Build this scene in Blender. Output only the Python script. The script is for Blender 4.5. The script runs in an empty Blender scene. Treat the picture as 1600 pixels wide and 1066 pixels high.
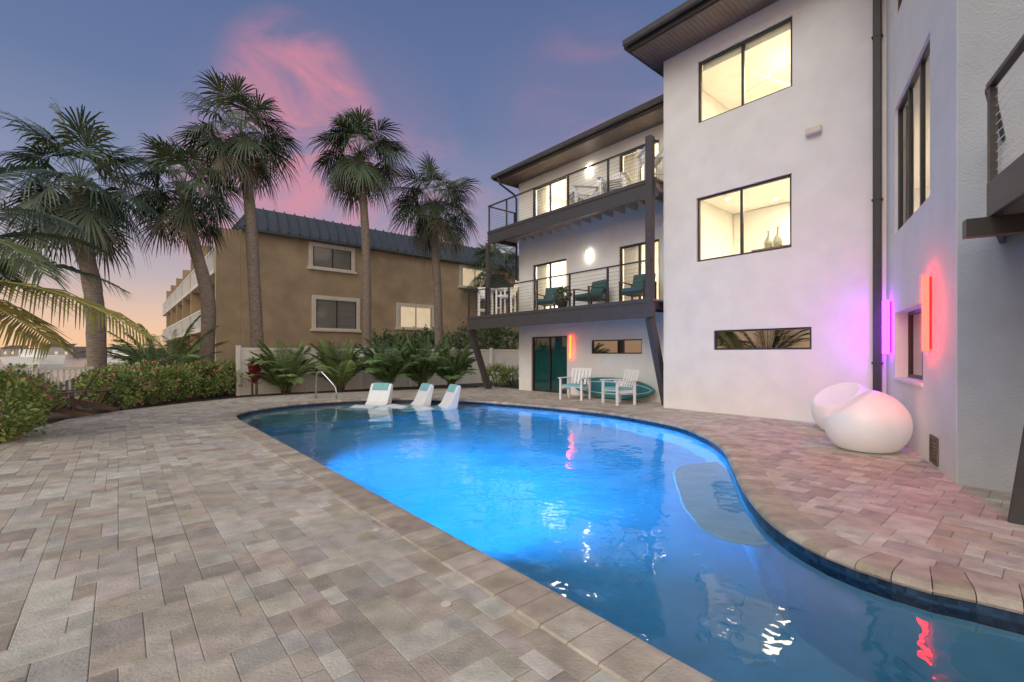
import bpy,bmesh,math,random
from mathutils import Vector,Matrix,noise as mnoise
R=random.Random(11)
sc=bpy.context.scene; COL=sc.collection
sc.view_settings.view_transform='Standard'; sc.view_settings.look='None'; sc.view_settings.exposure=0
H=1.4; FP=720.0
Z=Vector((0,0,1)); PI=math.pi
sin,cos=math.sin,math.cos
UX,UY=-.6495,.7604
NX,NY=.7604,.6495
def W(s,c,z=0): return Vector((UX*s+NX*c, UY*s+NY*c, z))
def G(px,py,z=0):
    Y=(H-z)*FP/(py-552); return Vector(((px-800)/FP*Y,Y,z))
def atY(px,Y,z=0): return Vector(((px-800)/FP*Y,Y,z))
def I(a,b,z): return Vector((a,b,z))
def frame(O,e,m):
    return lambda a,b,z: Vector((O[0]+a*e[0]+b*m[0], O[1]+a*e[1]+b*m[1], z))
def onplane(px,py,O,e,m):
    tx=(px-800)/FP; Y=(O[0]*m[0]+O[1]*m[1])/(tx*m[0]+m[1]); X=tx*Y
    return ((X-O[0])*e[0]+(Y-O[1])*e[1], H+(552-py)/FP*Y)
# ---------------------------------------------------------------- materials
def mat(name,c,rough=.6,var=.12,scale=6,bump=0,bscale=80,metal=0,emit=None,es=0,attr=False,spec=.5,stretch=None,dirt=None):
    m=bpy.data.materials.new(name); m.use_nodes=True
    nt=m.node_tree; N=nt.nodes; L=nt.links; b=N['Principled BSDF']
    b.inputs['Roughness'].default_value=rough; b.inputs['Metallic'].default_value=metal
    b.inputs['Specular IOR Level'].default_value=spec
    tc=N.new('ShaderNodeTexCoord'); mp=N.new('ShaderNodeMapping')
    if stretch: mp.inputs['Scale'].default_value=stretch[:3]
    L.new(tc.outputs['Object'],mp.inputs[0])
    nz=N.new('ShaderNodeTexNoise'); nz.inputs['Scale'].default_value=scale; nz.inputs['Detail'].default_value=3
    L.new(mp.outputs[0],nz.inputs['Vector'])
    mr=N.new('ShaderNodeMapRange'); mr.inputs[1].default_value=.3; mr.inputs[2].default_value=.7
    mr.inputs[3].default_value=1-var; mr.inputs[4].default_value=1+var; L.new(nz.outputs[0],mr.inputs[0])
    mx=N.new('ShaderNodeMix'); mx.data_type='RGBA'; mx.blend_type='MULTIPLY'; mx.inputs[0].default_value=1
    mx.inputs[6].default_value=(*c,1); L.new(mr.outputs[0],mx.inputs[7])
    if attr:
        at=N.new('ShaderNodeAttribute'); at.attribute_name='Col'; L.new(at.outputs['Color'],mx.inputs[6])
    out=mx.outputs[2]
    if dirt:
        n3=N.new('ShaderNodeTexNoise'); n3.inputs['Scale'].default_value=dirt[0]; n3.inputs['Detail'].default_value=4
        L.new(tc.outputs['Object'],n3.inputs['Vector'])
        m3=N.new('ShaderNodeMapRange'); m3.inputs[1].default_value=.35; m3.inputs[2].default_value=.65; m3.inputs[3].default_value=1-dirt[1]; m3.inputs[4].default_value=1+dirt[1]*.5
        L.new(n3.outputs[0],m3.inputs[0])
        x3=N.new('ShaderNodeMix'); x3.data_type='RGBA'; x3.blend_type='MULTIPLY'; x3.inputs[0].default_value=1
        L.new(out,x3.inputs[6]); L.new(m3.outputs[0],x3.inputs[7]); out=x3.outputs[2]
    L.new(out,b.inputs['Base Color'])
    if emit:
        b.inputs['Emission Color'].default_value=(*emit,1); b.inputs['Emission Strength'].default_value=es
    if bump:
        bp=N.new('ShaderNodeBump'); bp.inputs['Strength'].default_value=bump; bp.inputs['Distance'].default_value=.02
        bn=N.new('ShaderNodeTexNoise'); bn.inputs['Scale'].default_value=bscale; bn.inputs['Detail'].default_value=2
        L.new(mp.outputs[0],bn.inputs['Vector']); L.new(bn.outputs[0],bp.inputs['Height']); L.new(bp.outputs[0],b.inputs['Normal'])
    return m
def glassmat(name,tint,fac,rough=.01):
    m=bpy.data.materials.new(name); m.use_nodes=True; nt=m.node_tree; N=nt.nodes; L=nt.links
    N.remove(N['Principled BSDF']); out=N['Material Output']
    t=N.new('ShaderNodeBsdfTransparent'); t.inputs[0].default_value=(*tint,1)
    g=N.new('ShaderNodeBsdfGlossy'); g.inputs['Roughness'].default_value=rough
    f=N.new('ShaderNodeFresnel'); f.inputs[0].default_value=1.5
    a=N.new('ShaderNodeMath'); a.operation='ADD'; a.use_clamp=True; a.inputs[1].default_value=fac; L.new(f.outputs[0],a.inputs[0])
    mx=N.new('ShaderNodeMixShader'); L.new(a.outputs[0],mx.inputs[0]); L.new(t.outputs[0],mx.inputs[1]); L.new(g.outputs[0],mx.inputs[2])
    L.new(mx.outputs[0],out.inputs[0]); return m
M={}
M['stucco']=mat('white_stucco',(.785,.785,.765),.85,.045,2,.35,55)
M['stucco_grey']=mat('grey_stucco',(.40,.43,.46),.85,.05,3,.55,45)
M['char']=mat('charcoal_metal',(.035,.032,.033),.45,.15,8)
M['fascia']=mat('bronze_fascia',(.06,.055,.056),.5,.12,8)
M['soffit']=mat('bronze_soffit',(.15,.115,.095),.55,.1,5)
M['joist']=mat('joist_wood',(.46,.38,.30),.7,.15,10)
M['deckboard']=mat('deck_board',(.25,.21,.18),.7,.15,10)
M['interior']=mat('interior_paint',(.80,.78,.73),.8,.04,3)
M['intfloor']=mat('interior_floor',(.25,.19,.13),.5,.1,4)
M['shade']=mat('roller_shade_cloth',(.70,.74,.70),.8,.04,5)
M['curtain']=mat('sheer_curtain',(.78,.75,.68),.9,.08,9,stretch=(6,6,.2))
M['tealbacking']=mat('teal_backing',(.04,.15,.15),.9,.12,9,stretch=(6,6,.2))
M['glass']=glassmat('clear_glass',(.97,.97,.95),.0)
M['tint']=glassmat('reflective_glass',(.03,.04,.045),.30)
M['teal_glass']=glassmat('tinted_door_glass',(.60,.85,.85),.05)
M['white']=mat('white_polymer',(.82,.82,.81),.4,.04,4)
M['glow']=mat('faint_glow_plastic',(.82,.80,.79),.35,.03,3,emit=(1,.93,.92),es=.10)  # white chair plastic with faint emission added so it looks lit
M['vinyl']=mat('warm_lit_white_vinyl',(.80,.76,.68),.5,.05,2)  # white vinyl with warm light put into its colour
M['teal']=mat('teal_fabric',(.035,.10,.11),.8,.1,20,.2,200)
M['tealpale']=mat('pale_teal_fabric',(.22,.50,.52),.8,.1,20,.2,200)
M['tealgloss']=mat('teal_board',(.035,.20,.23),.3,.06,6)
M['steel']=mat('stainless',(.6,.6,.6),.2,.05,5,metal=1)
M['tan']=mat('tan_stucco',(.42,.32,.205),.9,.16,1.1,.4,30)
M['cream']=mat('cream_trim',(.70,.64,.54),.7,.06,5)
M['roofmetal']=mat('dark_blue_grey_metal_roof',(.075,.088,.11),.5,.12,3)
M['darkglass']=mat('blind_behind_glass',(.20,.19,.17),.10,.12,2,spec=.7,stretch=(.2,.2,9))
M['litglass']=mat('lit_window_glass',(.3,.25,.18),.3,.35,2,emit=(1,.78,.50),es=.55)
M['trunk']=mat('palm_trunk',(.25,.20,.16),.9,.3,7,.9,14,stretch=(1,1,4))
M['leaf']=mat('palm_leaf',(1,1,1),.5,.12,5,attr=True)
M['paver']=mat('concrete_paver',(1,1,1),.58,.20,7,.35,60,attr=True,dirt=(.6,.10),spec=.4)
M['mulch']=mat('mulch_soil',(.075,.055,.04),.95,.4,5,.8,30)
M['plaster']=mat('pool_plaster',(.18,.44,.56),.7,.12,2)
M['shelf']=mat('pool_shelf_plaster',(.16,.32,.36),.7,.1,4)
M['benchp']=mat('pool_bench_plaster',(.36,.54,.60),.7,.08,3)
M['wood']=mat('brown_wood',(.17,.11,.075),.7,.25,8)
M['bark']=mat('twig',(.12,.085,.06),.9,.2,8)
M['clay']=mat('dark_pot',(.06,.05,.05),.6,.1,8)
M['palevase']=mat('pale_glazed_vase',(.42,.44,.38),.25,.2,12)
M['red_em']=mat('red_tube',(.8,.1,.05),.4,.02,emit=(1,.0032,.0022),es=90)
M['purple_em']=mat('purple_tube',(.4,.1,.8),.4,.02,emit=(.42,.008,1),es=32)
M['orange_em']=mat('amber_tube',(.9,.4,.1),.4,.02,emit=(1,.058,.006),es=11)
M['white_em']=mat('white_lamp',(.9,.9,.85),.4,.02,emit=(1,.90,.72),es=20)
M['far']=mat('far_foliage',(.03,.035,.03),.9,.3,.5)
M['farwall']=mat('far_wall',(.35,.31,.29),.9,.1,1)
mt=bpy.data.materials.new('mosaic_tile'); mt.use_nodes=True; N=mt.node_tree.nodes; L=mt.node_tree.links; b=N['Principled BSDF']
tc=N.new('ShaderNodeTexCoord'); vo=N.new('ShaderNodeTexVoronoi'); vo.inputs['Scale'].default_value=26; vo.distance='CHEBYCHEV'; vo.inputs['Randomness'].default_value=.15
cr=N.new('ShaderNodeValToRGB'); cr.color_ramp.elements[0].color=(.005,.014,.035,1); cr.color_ramp.elements[1].color=(.03,.075,.15,1)
L.new(tc.outputs['Object'],vo.inputs['Vector']); L.new(vo.outputs['Color'],cr.inputs[0]); L.new(cr.outputs[0],b.inputs['Base Color']); b.inputs['Roughness'].default_value=.2
M['tile']=mt
def watermat(name,s1,s2,strength,tint):
    m=bpy.data.materials.new(name); m.use_nodes=True; N=m.node_tree.nodes; L=m.node_tree.links; b=N['Principled BSDF']
    b.inputs['Base Color'].default_value=(*tint,1); b.inputs['Roughness'].default_value=.02; b.inputs['IOR'].default_value=1.33; b.inputs['Transmission Weight'].default_value=1
    tc=N.new('ShaderNodeTexCoord'); n1=N.new('ShaderNodeTexNoise'); n1.inputs['Scale'].default_value=s1; n1.inputs['Detail'].default_value=1
    n2=N.new('ShaderNodeTexNoise'); n2.inputs['Scale'].default_value=s2; n2.inputs['Detail'].default_value=1
    L.new(tc.outputs['Object'],n1.inputs['Vector']); L.new(tc.outputs['Object'],n2.inputs['Vector'])
    mu=N.new('ShaderNodeMath'); mu.operation='MULTIPLY_ADD'; mu.inputs[1].default_value=.22; L.new(n2.outputs[0],mu.inputs[0]); L.new(n1.outputs[0],mu.inputs[2])
    bp=N.new('ShaderNodeBump'); bp.inputs['Strength'].default_value=strength; bp.inputs['Distance'].default_value=.05
    L.new(mu.outputs[0],bp.inputs['Height']); L.new(bp.outputs[0],b.inputs['Normal']); return m
M['water']=watermat('pool_water',1.7,8,.32,(.50,.86,.97))
M['bay']=mat('bay_water',(.05,.07,.09),.15,.2,.3,.3,3)
# ---------------------------------------------------------------- mesh builder
class MB:
    def __init__(s): s.v=[]; s.f=[]; s.c=[]
    def add(s,vs,fs,col=(1,1,1)):
        b=len(s.v); s.v+=[tuple(p) for p in vs]; s.f+=[tuple(i+b for i in f) for f in fs]; s.c+=[col]*len(vs)
    def box(s,a0,a1,b0,b1,z0,z1,F=I,col=(1,1,1)):
        s.add([F(a,b,z) for z in (z0,z1) for (a,b) in ((a0,b0),(a1,b0),(a1,b1),(a0,b1))],
              [(0,3,2,1),(4,5,6,7),(0,1,5,4),(1,2,6,5),(2,3,7,6),(3,0,4,7)],col); return s
    def beam(s,p,q,w,h=None,up=Z,col=(1,1,1)):
        h=h or w; p=Vector(p); q=Vector(q); d=(q-p).normalized(); sd=d.cross(up)
        if sd.length<1e-3: sd=d.cross(Vector((0,1,0)))
        sd.normalize(); u=sd.cross(d).normalized()
        vs=[o+sd*(w/2*i)+u*(h/2*j) for o in (p,q) for (i,j) in ((-1,-1),(1,-1),(1,1),(-1,1))]
        s.add(vs,[(0,3,2,1),(4,5,6,7),(0,1,5,4),(1,2,6,5),(2,3,7,6),(3,0,4,7)],col); return s
    def tube(s,pts,r,n=8,col=(1,1,1)):
        pts=[Vector(p) for p in pts]; rs=r if isinstance(r,(list,tuple)) else [r]*len(pts)
        vs=[]; prev=None
        for i,p in enumerate(pts):
            t=(pts[min(i+1,len(pts)-1)]-pts[max(i-1,0)]).normalized()
            if prev is None:
                a=t.cross(Z)
                if a.length<1e-2: a=t.cross(Vector((0,1,0)))
            else: a=prev-t*prev.dot(t)
            a.normalize(); prev=a; bb=t.cross(a)
            for k in range(n): vs.append(p+(a*cos(2*PI*k/n)+bb*sin(2*PI*k/n))*rs[i])
        fs=[]
        for i in range(len(pts)-1):
            for k in range(n): fs.append((i*n+k,i*n+(k+1)%n,(i+1)*n+(k+1)%n,(i+1)*n+k))
        fs.append(tuple(range(n))); fs.append(tuple((len(pts)-1)*n+k for k in range(n)))
        s.add(vs,fs,col); return s
    def prism(s,poly,vec,col=(1,1,1)):
        n=len(poly); poly=[Vector(p) for p in poly]; vec=Vector(vec)
        s.add(poly+[p+vec for p in poly],[tuple(range(n)),tuple(range(n,2*n))]+[(i,(i+1)%n,n+(i+1)%n,n+i) for i in range(n)],col); return s
    def lathe(s,prof,ctr,n=16,col=(1,1,1)):
        vs=[Vector((ctr[0]+r*cos(2*PI*k/n),ctr[1]+r*sin(2*PI*k/n),ctr[2]+z)) for r,z in prof for k in range(n)]
        fs=[(i*n+k,i*n+(k+1)%n,(i+1)*n+(k+1)%n,(i+1)*n+k) for i in range(len(prof)-1) for k in range(n)]
        fs+= [tuple(range(n)),tuple((len(prof)-1)*n+k for k in range(n))]
        s.add(vs,fs,col); return s
    def build(s,name,m,parent=None,smooth=False,bevel=0,fix=True,weld=False,label=None,kind=None):
        off=Vector((0,0,0)); p=parent
        while p is not None: off+=p.location; p=p.parent
        me=bpy.data.meshes.new(name); me.from_pydata([(v[0]-off.x,v[1]-off.y,v[2]-off.z) for v in s.v],[],s.f)
        at=me.attributes.new('Col','FLOAT_COLOR','POINT')
        at.data.foreach_set('color',[x for c in s.c for x in (c[0],c[1],c[2],1)])
        if fix or weld:
            bm=bmesh.new(); bm.from_mesh(me)
            if weld: bmesh.ops.remove_doubles(bm,verts=bm.verts,dist=1e-4)
            bmesh.ops.recalc_face_normals(bm,faces=bm.faces); bm.to_mesh(me); bm.free()
        if smooth: me.polygons.foreach_set('use_smooth',[True]*len(me.polygons))
        me.materials.append(M[m] if isinstance(m,str) else m); me.update()
        o=bpy.data.objects.new(name,me); COL.objects.link(o)
        if parent: o.parent=parent
        if label: o['label']=label
        if kind: o['kind']=kind
        if bevel:
            md=o.modifiers.new('Bevel','BEVEL'); md.width=bevel; md.segments=2; md.limit_method='ANGLE'
        return o
def tag(o,label=None,cat=None,group=None,kind=None):
    if label: o['label']=label
    if cat: o['category']=cat
    if group: o['group']=group
    if kind: o['kind']=kind
    return o
def thing(name,label,cat,loc=(0,0,0),group=None):
    o=bpy.data.objects.new(name,None); COL.objects.link(o); o.location=loc; o.empty_display_size=.1
    return tag(o,label,cat,group)
def kids(o): return [c for c in bpy.data.objects if c.parent==o]
def copy_tree(o,parent=None):
    c=o.copy(); COL.objects.link(c)
    if parent: c.parent=parent
    for k in kids(o): copy_tree(k,c)
    return c
def place(o,loc,rz,label=None):
    o.location=loc; o.rotation_euler=(0,0,rz)
    if label: o['label']=label
    return o
def wall(mb,F,a0,a1,z0,z1,holes,t=.2):
    A=sorted({a0,a1,*[h[0] for h in holes],*[h[1] for h in holes]}); ZZ=sorted({z0,z1,*[h[2] for h in holes],*[h[3] for h in holes]})
    def solid(i,j):
        if i<0 or j<0 or i>=len(A)-1 or j>=len(ZZ)-1: return False
        a=(A[i]+A[i+1])/2; z=(ZZ[j]+ZZ[j+1])/2
        return not any(h[0]<a<h[1] and h[2]<z<h[3] for h in holes)
    for i in range(len(A)-1):
        for j in range(len(ZZ)-1):
            if not solid(i,j): continue
            x0,x1,y0,y1=A[i],A[i+1],ZZ[j],ZZ[j+1]
            mb.add([F(x0,0,y0),F(x1,0,y0),F(x1,0,y1),F(x0,0,y1)],[(0,1,2,3)])
            mb.add([F(x0,t,y0),F(x1,t,y0),F(x1,t,y1),F(x0,t,y1)],[(0,3,2,1)])
            for (di,dj,p,q) in ((-1,0,(x0,y0),(x0,y1)),(1,0,(x1,y0),(x1,y1)),(0,-1,(x0,y0),(x1,y0)),(0,1,(x0,y1),(x1,y1))):
                if not solid(i+di,j+dj):
                    mb.add([F(p[0],0,p[1]),F(q[0],0,q[1]),F(q[0],t,q[1]),F(p[0],t,p[1])],[(0,1,2,3)])
def window(F,a0,a1,z0,z1,parent,mull=(.5,),fw=.05,b=.06,d=.06,g='glass',fm='char',name='window'):
    mb=MB(); e=.002
    a0+=e; a1-=e; z0+=e; z1-=e
    mb.box(a0,a0+fw,b,b+d,z0,z1,F); mb.box(a1-fw,a1,b,b+d,z0,z1,F)
    mb.box(a0+fw,a1-fw,b,b+d,z0,z0+fw,F); mb.box(a0+fw,a1-fw,b,b+d,z1-fw,z1,F)
    for m in mull:
        x=a0+(a1-a0)*m; mb.box(x-fw*.6,x+fw*.6,b+.004,b+d-.004,z0+fw,z1-fw,F)
    w=mb.build(name,fm,parent)
    p=MB(); p.add([F(a0+fw*.5,b+d/2,z0+fw*.5),F(a0+fw*.5,b+d/2,z1-fw*.5),F(a1-fw*.5,b+d/2,z1-fw*.5),F(a1-fw*.5,b+d/2,z0+fw*.5)],[(0,1,2,3)])
    p.build('pane',g,w,fix=False); return w
# ---------------------------------------------------------------- pool outline
ctl=[(.10,3.83),(.515,3.73),(.996,3.79),(1.497,4.15),(2.04,4.897),(2.617,5.907),(3.15,6.80),(3.858,7.61),(4.90,8.37),(6.6,8.77),(8.16,8.70),(9.83,8.39),(11.5,7.80),(12.72,6.97),(13.49,5.77),(13.70,4.2),(13.25,2.9),(12.4,2.15),(11.3,1.95),(9.5,1.95),(7,1.95),(4.5,1.95),(2,1.95),(.4,1.95),(-.7,2.05),(-1.25,2.6),(-1.1,3.35),(-.5,3.75)]
def catmull(P,n=14):
    out=[]; m=len(P)
    for i in range(m):
        p0,p1,p2,p3=[Vector(P[(i+k-1)%m]) for k in range(4)]
        for j in range(n):
            t=j/n
            out.append(.5*((2*p1)+(p2-p0)*t+(2*p0-5*p1+4*p2-p3)*t*t+(3*p1-p0-3*p2+p3)*t**3))
    return out
def resample(P,step):
    n=len(P); d=[(P[(i+1)%n]-P[i]).length for i in range(n)]; tot=sum(d); k=int(round(tot/step)); st=tot/k
    out=[]; acc=0; i=0; 
    for j in range(k):
        tgt=j*st
        while acc+d[i]<tgt-1e-9: acc+=d[i]; i+=1
        out.append(P[i].lerp(P[(i+1)%n],(tgt-acc)/d[i] if d[i]>0 else 0))
    return out
OUT=resample([Vector(W(p[0],p[1])[:2]) for p in catmull([Vector(c) for c in ctl])],.19)
area_=sum(OUT[i-1].x*OUT[i].y-OUT[i].x*OUT[i-1].y for i in range(len(OUT)))
if area_<0: OUT.reverse()
nO=len(OUT)
def nrm(i):
    t=(OUT[(i+1)%nO]-OUT[i-1]).normalized(); return Vector((t.y,-t.x))
NO=[nrm(i) for i in range(nO)]
def offs(d): return [OUT[i]+NO[i]*d for i in range(nO)]
def inside(p,poly):
    r=False; j=len(poly)-1
    for i in range(len(poly)):
        a,b2=poly[i],poly[j]
        if (a[1]>p[1])!=(b2[1]>p[1]) and p[0]<(b2[0]-a[0])*(p[1]-a[1])/(b2[1]-a[1])+a[0]: r=not r
        j=i
    return r
def fillpoly(loops,z):
    bm=bmesh.new()
    for lp in loops:
        vs=[bm.verts.new((p[0],p[1],z)) for p in lp]
        for i in range(len(vs)): bm.edges.new((vs[i-1],vs[i]))
    bmesh.ops.triangle_fill(bm,edges=bm.edges[:],use_beauty=True)
    bm.verts.index_update(); bm.normal_update()
    mb=MB(); fs=[]
    for f in bm.faces:
        ix=[v.index for v in f.verts]
        a,b2,c=[v.co for v in f.verts][:3]
        if (b2-a).cross(c-a).z<0: ix.reverse()
        fs.append(ix)
    mb.add([v.co.copy() for v in bm.verts],fs); bm.free(); return mb
def cliphalf(poly,q,n):
    out=[]
    for i in range(len(poly)):
        a,b2=poly[i-1],poly[i]; da=(a-q).dot(n); db=(b2-q).dot(n)
        if (da>0)!=(db>0): out.append(a.lerp(b2,da/(da-db)))
        if db>0: out.append(b2)
    return out
WZ=-.11
# ---------------------------------------------------------------- ground & deck
mid=offs(.15)
tag(fillpoly([[(-900,-200),(900,-200),(900,900),(-900,900)],mid],-.075).build('ground','mulch',fix=False),kind='structure')
lpx=[(-420,840),(-150,760),(0,706),(60,672),(120,655),(200,642),(300,630),(380,622),(480,616),(600,611),(740,606)]
left=[Vector(G(*p)[:2]) for p in lpx]
left=[Vector((-9,-4))]+left
deckpoly=left+[Vector((0,20)),Vector((4,22)),Vector((10,12)),Vector((8,-6)),Vector((-9,-6))]
PAL=[(.54,.485,.41),(.49,.42,.34),(.50,.465,.415),(.385,.335,.285),(.585,.54,.47),(.52,.455,.375),(.45,.405,.35),(.46,.385,.31),(.55,.49,.415)]
def jit(c,a=.08):
    k=R.uniform(1-a,1+a); return tuple(x*k*R.uniform(.97,1.03) for x in c)
def slab(mb,poly,zt,col,gap=.0012,ch=.005,th=.055):
    n=len(poly)
    if n<3: return
    c=sum(poly,Vector((0,0)))/n
    def shr(d): return [c+(p-c)*max(.1,1-d/max(.03,(p-c).length)*1.35) for p in poly]
    o=shr(gap); t=shr(gap+ch); tx,ty=R.gauss(0,.0022),R.gauss(0,.0022)
    def hz(p): return zt+(p.x-c.x)*tx+(p.y-c.y)*ty
    vs=[(p.x,p.y,zt-th) for p in o]+[(p.x,p.y,hz(p)-ch*.7) for p in o]+[(p.x,p.y,hz(p)) for p in t]
    fs=[(i,(i+1)%n,n+(i+1)%n,n+i) for i in range(n)]+[(n+i,n+(i+1)%n,2*n+(i+1)%n,2*n+i) for i in range(n)]+[tuple(2*n+i for i in range(n))]
    mb.add(vs,fs,col)
cell=.100; ns,nc=194,174; s0g,c0g=-3.0,-5.2
used=[[False]*nc for _ in range(ns)]
mbd=MB()
leftseg=[(left[i],left[i+1]) for i in range(len(left)-1)]
for i in range(ns):
    for j in range(nc):
        if used[i][j]: continue
        opts=[(2,2),(2,2),(3,2),(3,2),(2,3),(2,3),(2,4),(4,2),(2,1),(1,2),(3,3)]; R.shuffle(opts); opts+=[(2,1),(1,2),(1,1)]
        for (w,h) in opts:
            if i+w<=ns and j+h<=nc and not any(used[i+a][j+b2] for a in range(w) for b2 in range(h)): break
        for a in range(w):
            for b2 in range(h): used[i+a][j+b2]=True
        sa,sb,ca,cb=s0g+i*cell,s0g+(i+w)*cell,c0g+j*cell,c0g+(j+h)*cell
        poly=[Vector(W(*q)[:2]) for q in ((sa,ca),(sb,ca),(sb,cb),(sa,cb))]
        ctr=sum(poly,Vector((0,0)))/4
        if ctr.y<-1.5: continue
        if (ca+cb)/2>11.9: continue
        ins=[inside(p,mid) for p in poly]
        if all(ins): continue
        k=min(range(nO),key=lambda q:(mid[q]-ctr).length_squared)
        if (mid[k]-ctr).length<.6: poly=cliphalf(poly,mid[k],NO[k])
        if len(poly)<3: continue
        if not inside(ctr,deckpoly):
            if not any(inside(p,deckpoly) for p in poly): continue
        best=None
        for (p,q) in leftseg:
            t=max(0,min(1,(ctr-p).dot(q-p)/(q-p).length_squared)); d=(p.lerp(q,t)-ctr).length
            if best is None or d<best[0]: best=(d,p,q)
        if best[0]<.45:
            d=best[2]-best[1]; poly=cliphalf(poly,best[1],Vector((d.y,-d.x)).normalized())
        slab(mbd,poly,0,jit(R.choice(PAL)))
tag(mbd.build('pool_deck','paver',fix=False),kind='structure')
mbe=MB()
for (p,q) in leftseg:
    n=max(1,int((q-p).length/.3)); d=(q-p).normalized(); o=Vector((-d.y,d.x))
    for k in range(n):
        a=p.lerp(q,k/n); b2=p.lerp(q,(k+1)/n); slab(mbe,[a,b2,b2+o*.16,a+o*.16],.006,jit(R.choice(PAL[3:])))
tag(mbe.build('deck_edging','paver',fix=False),kind='structure')
mbc=MB()
prof=[(.315,-.05),(.315,.004),(.305,.012),(.05,.014),(.015,.008),(-.012,-.01),(-.02,-.032),(-.012,-.05),(.01,-.058)]
for i in range(nO):
    j=(i+1)%nO; t=(OUT[j]-OUT[i]).normalized()*.003
    A=[OUT[i]+t+NO[i]*r for r,z in prof]; B=[OUT[j]-t+NO[j]*r for r,z in prof]; n=len(prof)
    dz=R.uniform(-.001,.001)
    vs=[(A[k].x,A[k].y,prof[k][1]+dz) for k in range(n)]+[(B[k].x,B[k].y,prof[k][1]+dz) for k in range(n)]
    mbc.add(vs,[(k,(k+1)%n,n+(k+1)%n,n+k) for k in range(n)]+[tuple(range(n)),tuple(range(n,2*n))],jit(R.choice([(.48,.41,.33),(.43,.36,.285),(.51,.45,.37),(.39,.33,.265)])))
tag(mbc.build('pool_coping','paver',fix=True),kind='structure')
def ring(z0,z1,d0=0,d1=0):
    a=offs(d0); b2=offs(d1); mb=MB()
    mb.add([(p.x,p.y,z0) for p in a]+[(p.x,p.y,z1) for p in b2],[(i,(i+1)%nO,nO+(i+1)%nO,nO+i) for i in range(nO)]); return mb
tag(ring(-.26,-.04,.001,.001).build('waterline_tile','tile',fix=False),kind='structure')
DEP=-1.45
mb=ring(DEP,-.26,0,0); f=fillpoly([OUT],DEP); mb.add(f.v,f.f)
tag(mb.build('pool_basin','plaster',fix=False),kind='structure')
sh=cliphalf([p.copy() for p in OUT],Vector(W(10.6,4)[:2]),Vector((UX,UY)))
mb=MB(); n=len(sh); mb.add([(p.x,p.y,-.40) for p in sh]+[(p.x,p.y,DEP) for p in sh],[tuple(range(n))]+[(i,(i+1)%n,n+(i+1)%n,n+i) for i in range(n)])
tag(mb.build('pool_sun_shelf','shelf',fix=False),kind='structure')
bp=[(3.42,5.95),(3.40,6.15),(3.2,6.7),(2.75,6.2),(2.1,5.1),(1.55,4.35),(1.62,4.14),(1.85,4.05),(2.12,4.12),(2.5,4.5),(3.0,5.2),(3.3,5.65)]
mb=MB(); mb.prism([W(s,c,-.45) for s,c in bp],(0,0,-.05)); tag(mb.build('pool_bench','benchp',bevel=.02),kind='structure')
tag(fillpoly([offs(.02)],WZ).build('pool_water','water',fix=False),kind='structure')
# ---------------------------------------------------------------- house
house=thing('modern_house','white stucco three storey house with dark balconies facing the pool','house',W(5,11,0))
FA=lambda a,b,z: W(a,10.67+b,z)
FD=lambda a,b,z: W(a,11.67+b,z)
FC=lambda a,b,z: W(a,6.81+b,z)
PB=W(.656,6.81); PA=W(1.96,10.67); eB=(PA-PB).normalized(); mB=Vector((eB.y,-eB.x,0)); LB=(PA-PB).length
FB=frame(PB,eB,mB)
hA=[(3.505,5.566,6.96,8.455),(3.52,5.60,3.61,5.16),(3.155,5.17,1.475,1.935)]
mb=MB(); wall(mb,FA,1.96,6.485,-.06,8.9,hA); mb.build('front_wall','stucco',house,weld=True)
def dpx(px): return onplane(px,552,W(0,11.67),(UX,UY),(NX,NY))[0]
hD=[(dpx(886),dpx(830),.0,2.0),(dpx(1003),dpx(924),1.38,1.82),
    (dpx(885),dpx(832),2.78,4.66),(dpx(1030),dpx(967),2.78,4.66),(dpx(885),dpx(832),5.86,7.5),(dpx(1030),dpx(967),5.86,7.5)]
ZT=7.88
mb=MB(); wall(mb,FD,6.285,13.25,-.06,ZT,hD); mb.build('recessed_wall','stucco',house,weld=True)
mb=MB(); mb.box(6.285,6.482,10.872,11.668,-.06,8.9,W); mb.build('return_wall','stucco',house)
hB=[(1.08,3.3,3.4,5.5),(1.43,3.3,1.0,2.08),(1.08,3.3,6.96,8.45)]
mb=MB(); wall(mb,FB,.003,LB-.003,-.06,8.9,hB,.25); mb.build('angled_wall','stucco',house,weld=True)
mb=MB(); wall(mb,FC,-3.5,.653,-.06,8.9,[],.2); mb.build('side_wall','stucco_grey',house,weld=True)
mb=MB(); mb.box(-3.5,13.25,15.7,15.9,-.06,ZT,W); mb.box(13.05,13.25,11.875,15.69,-.06,ZT,W); mb.box(-3.5,-3.3,7.02,15.69,-.06,8.9,W); mb.build('rear_wall','stucco',house)
mb=MB(); mb.box(-3.25,6.38,15.55,15.69,-.05,8.88,W); mb.box(6.4,13.04,15.5,15.69,-.05,ZT-.02,W); mb.box(6.29,6.38,11.9,15.54,-.05,8.88,W); mb.box(4.5,6.28,14.2,14.3,2.8,5.6,W); mb.box(9.9,10.0,12.6,15.49,2.76,ZT-.2,W); mb.build('interior_wall','interior',house)
polyA=[(6.28,10.88),(1.74,10.88),(.44,7.02),(-3.28,7.02),(-3.28,15.54),(6.28,15.54)]
mb=MB()
for z0 in (2.55,5.62): 
    mb.prism([W(s,c,z0) for s,c in polyA],(0,0,.2)); mb.box(6.4,13.04,11.88,15.49,z0,z0+.2,W)
mb.prism([W(s,c,8.7) for s,c in polyA],(0,0,.15)); mb.box(6.4,13.04,11.88,15.49,7.66,7.8,W)
mb.build('interior_floor','interior',house)
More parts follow.
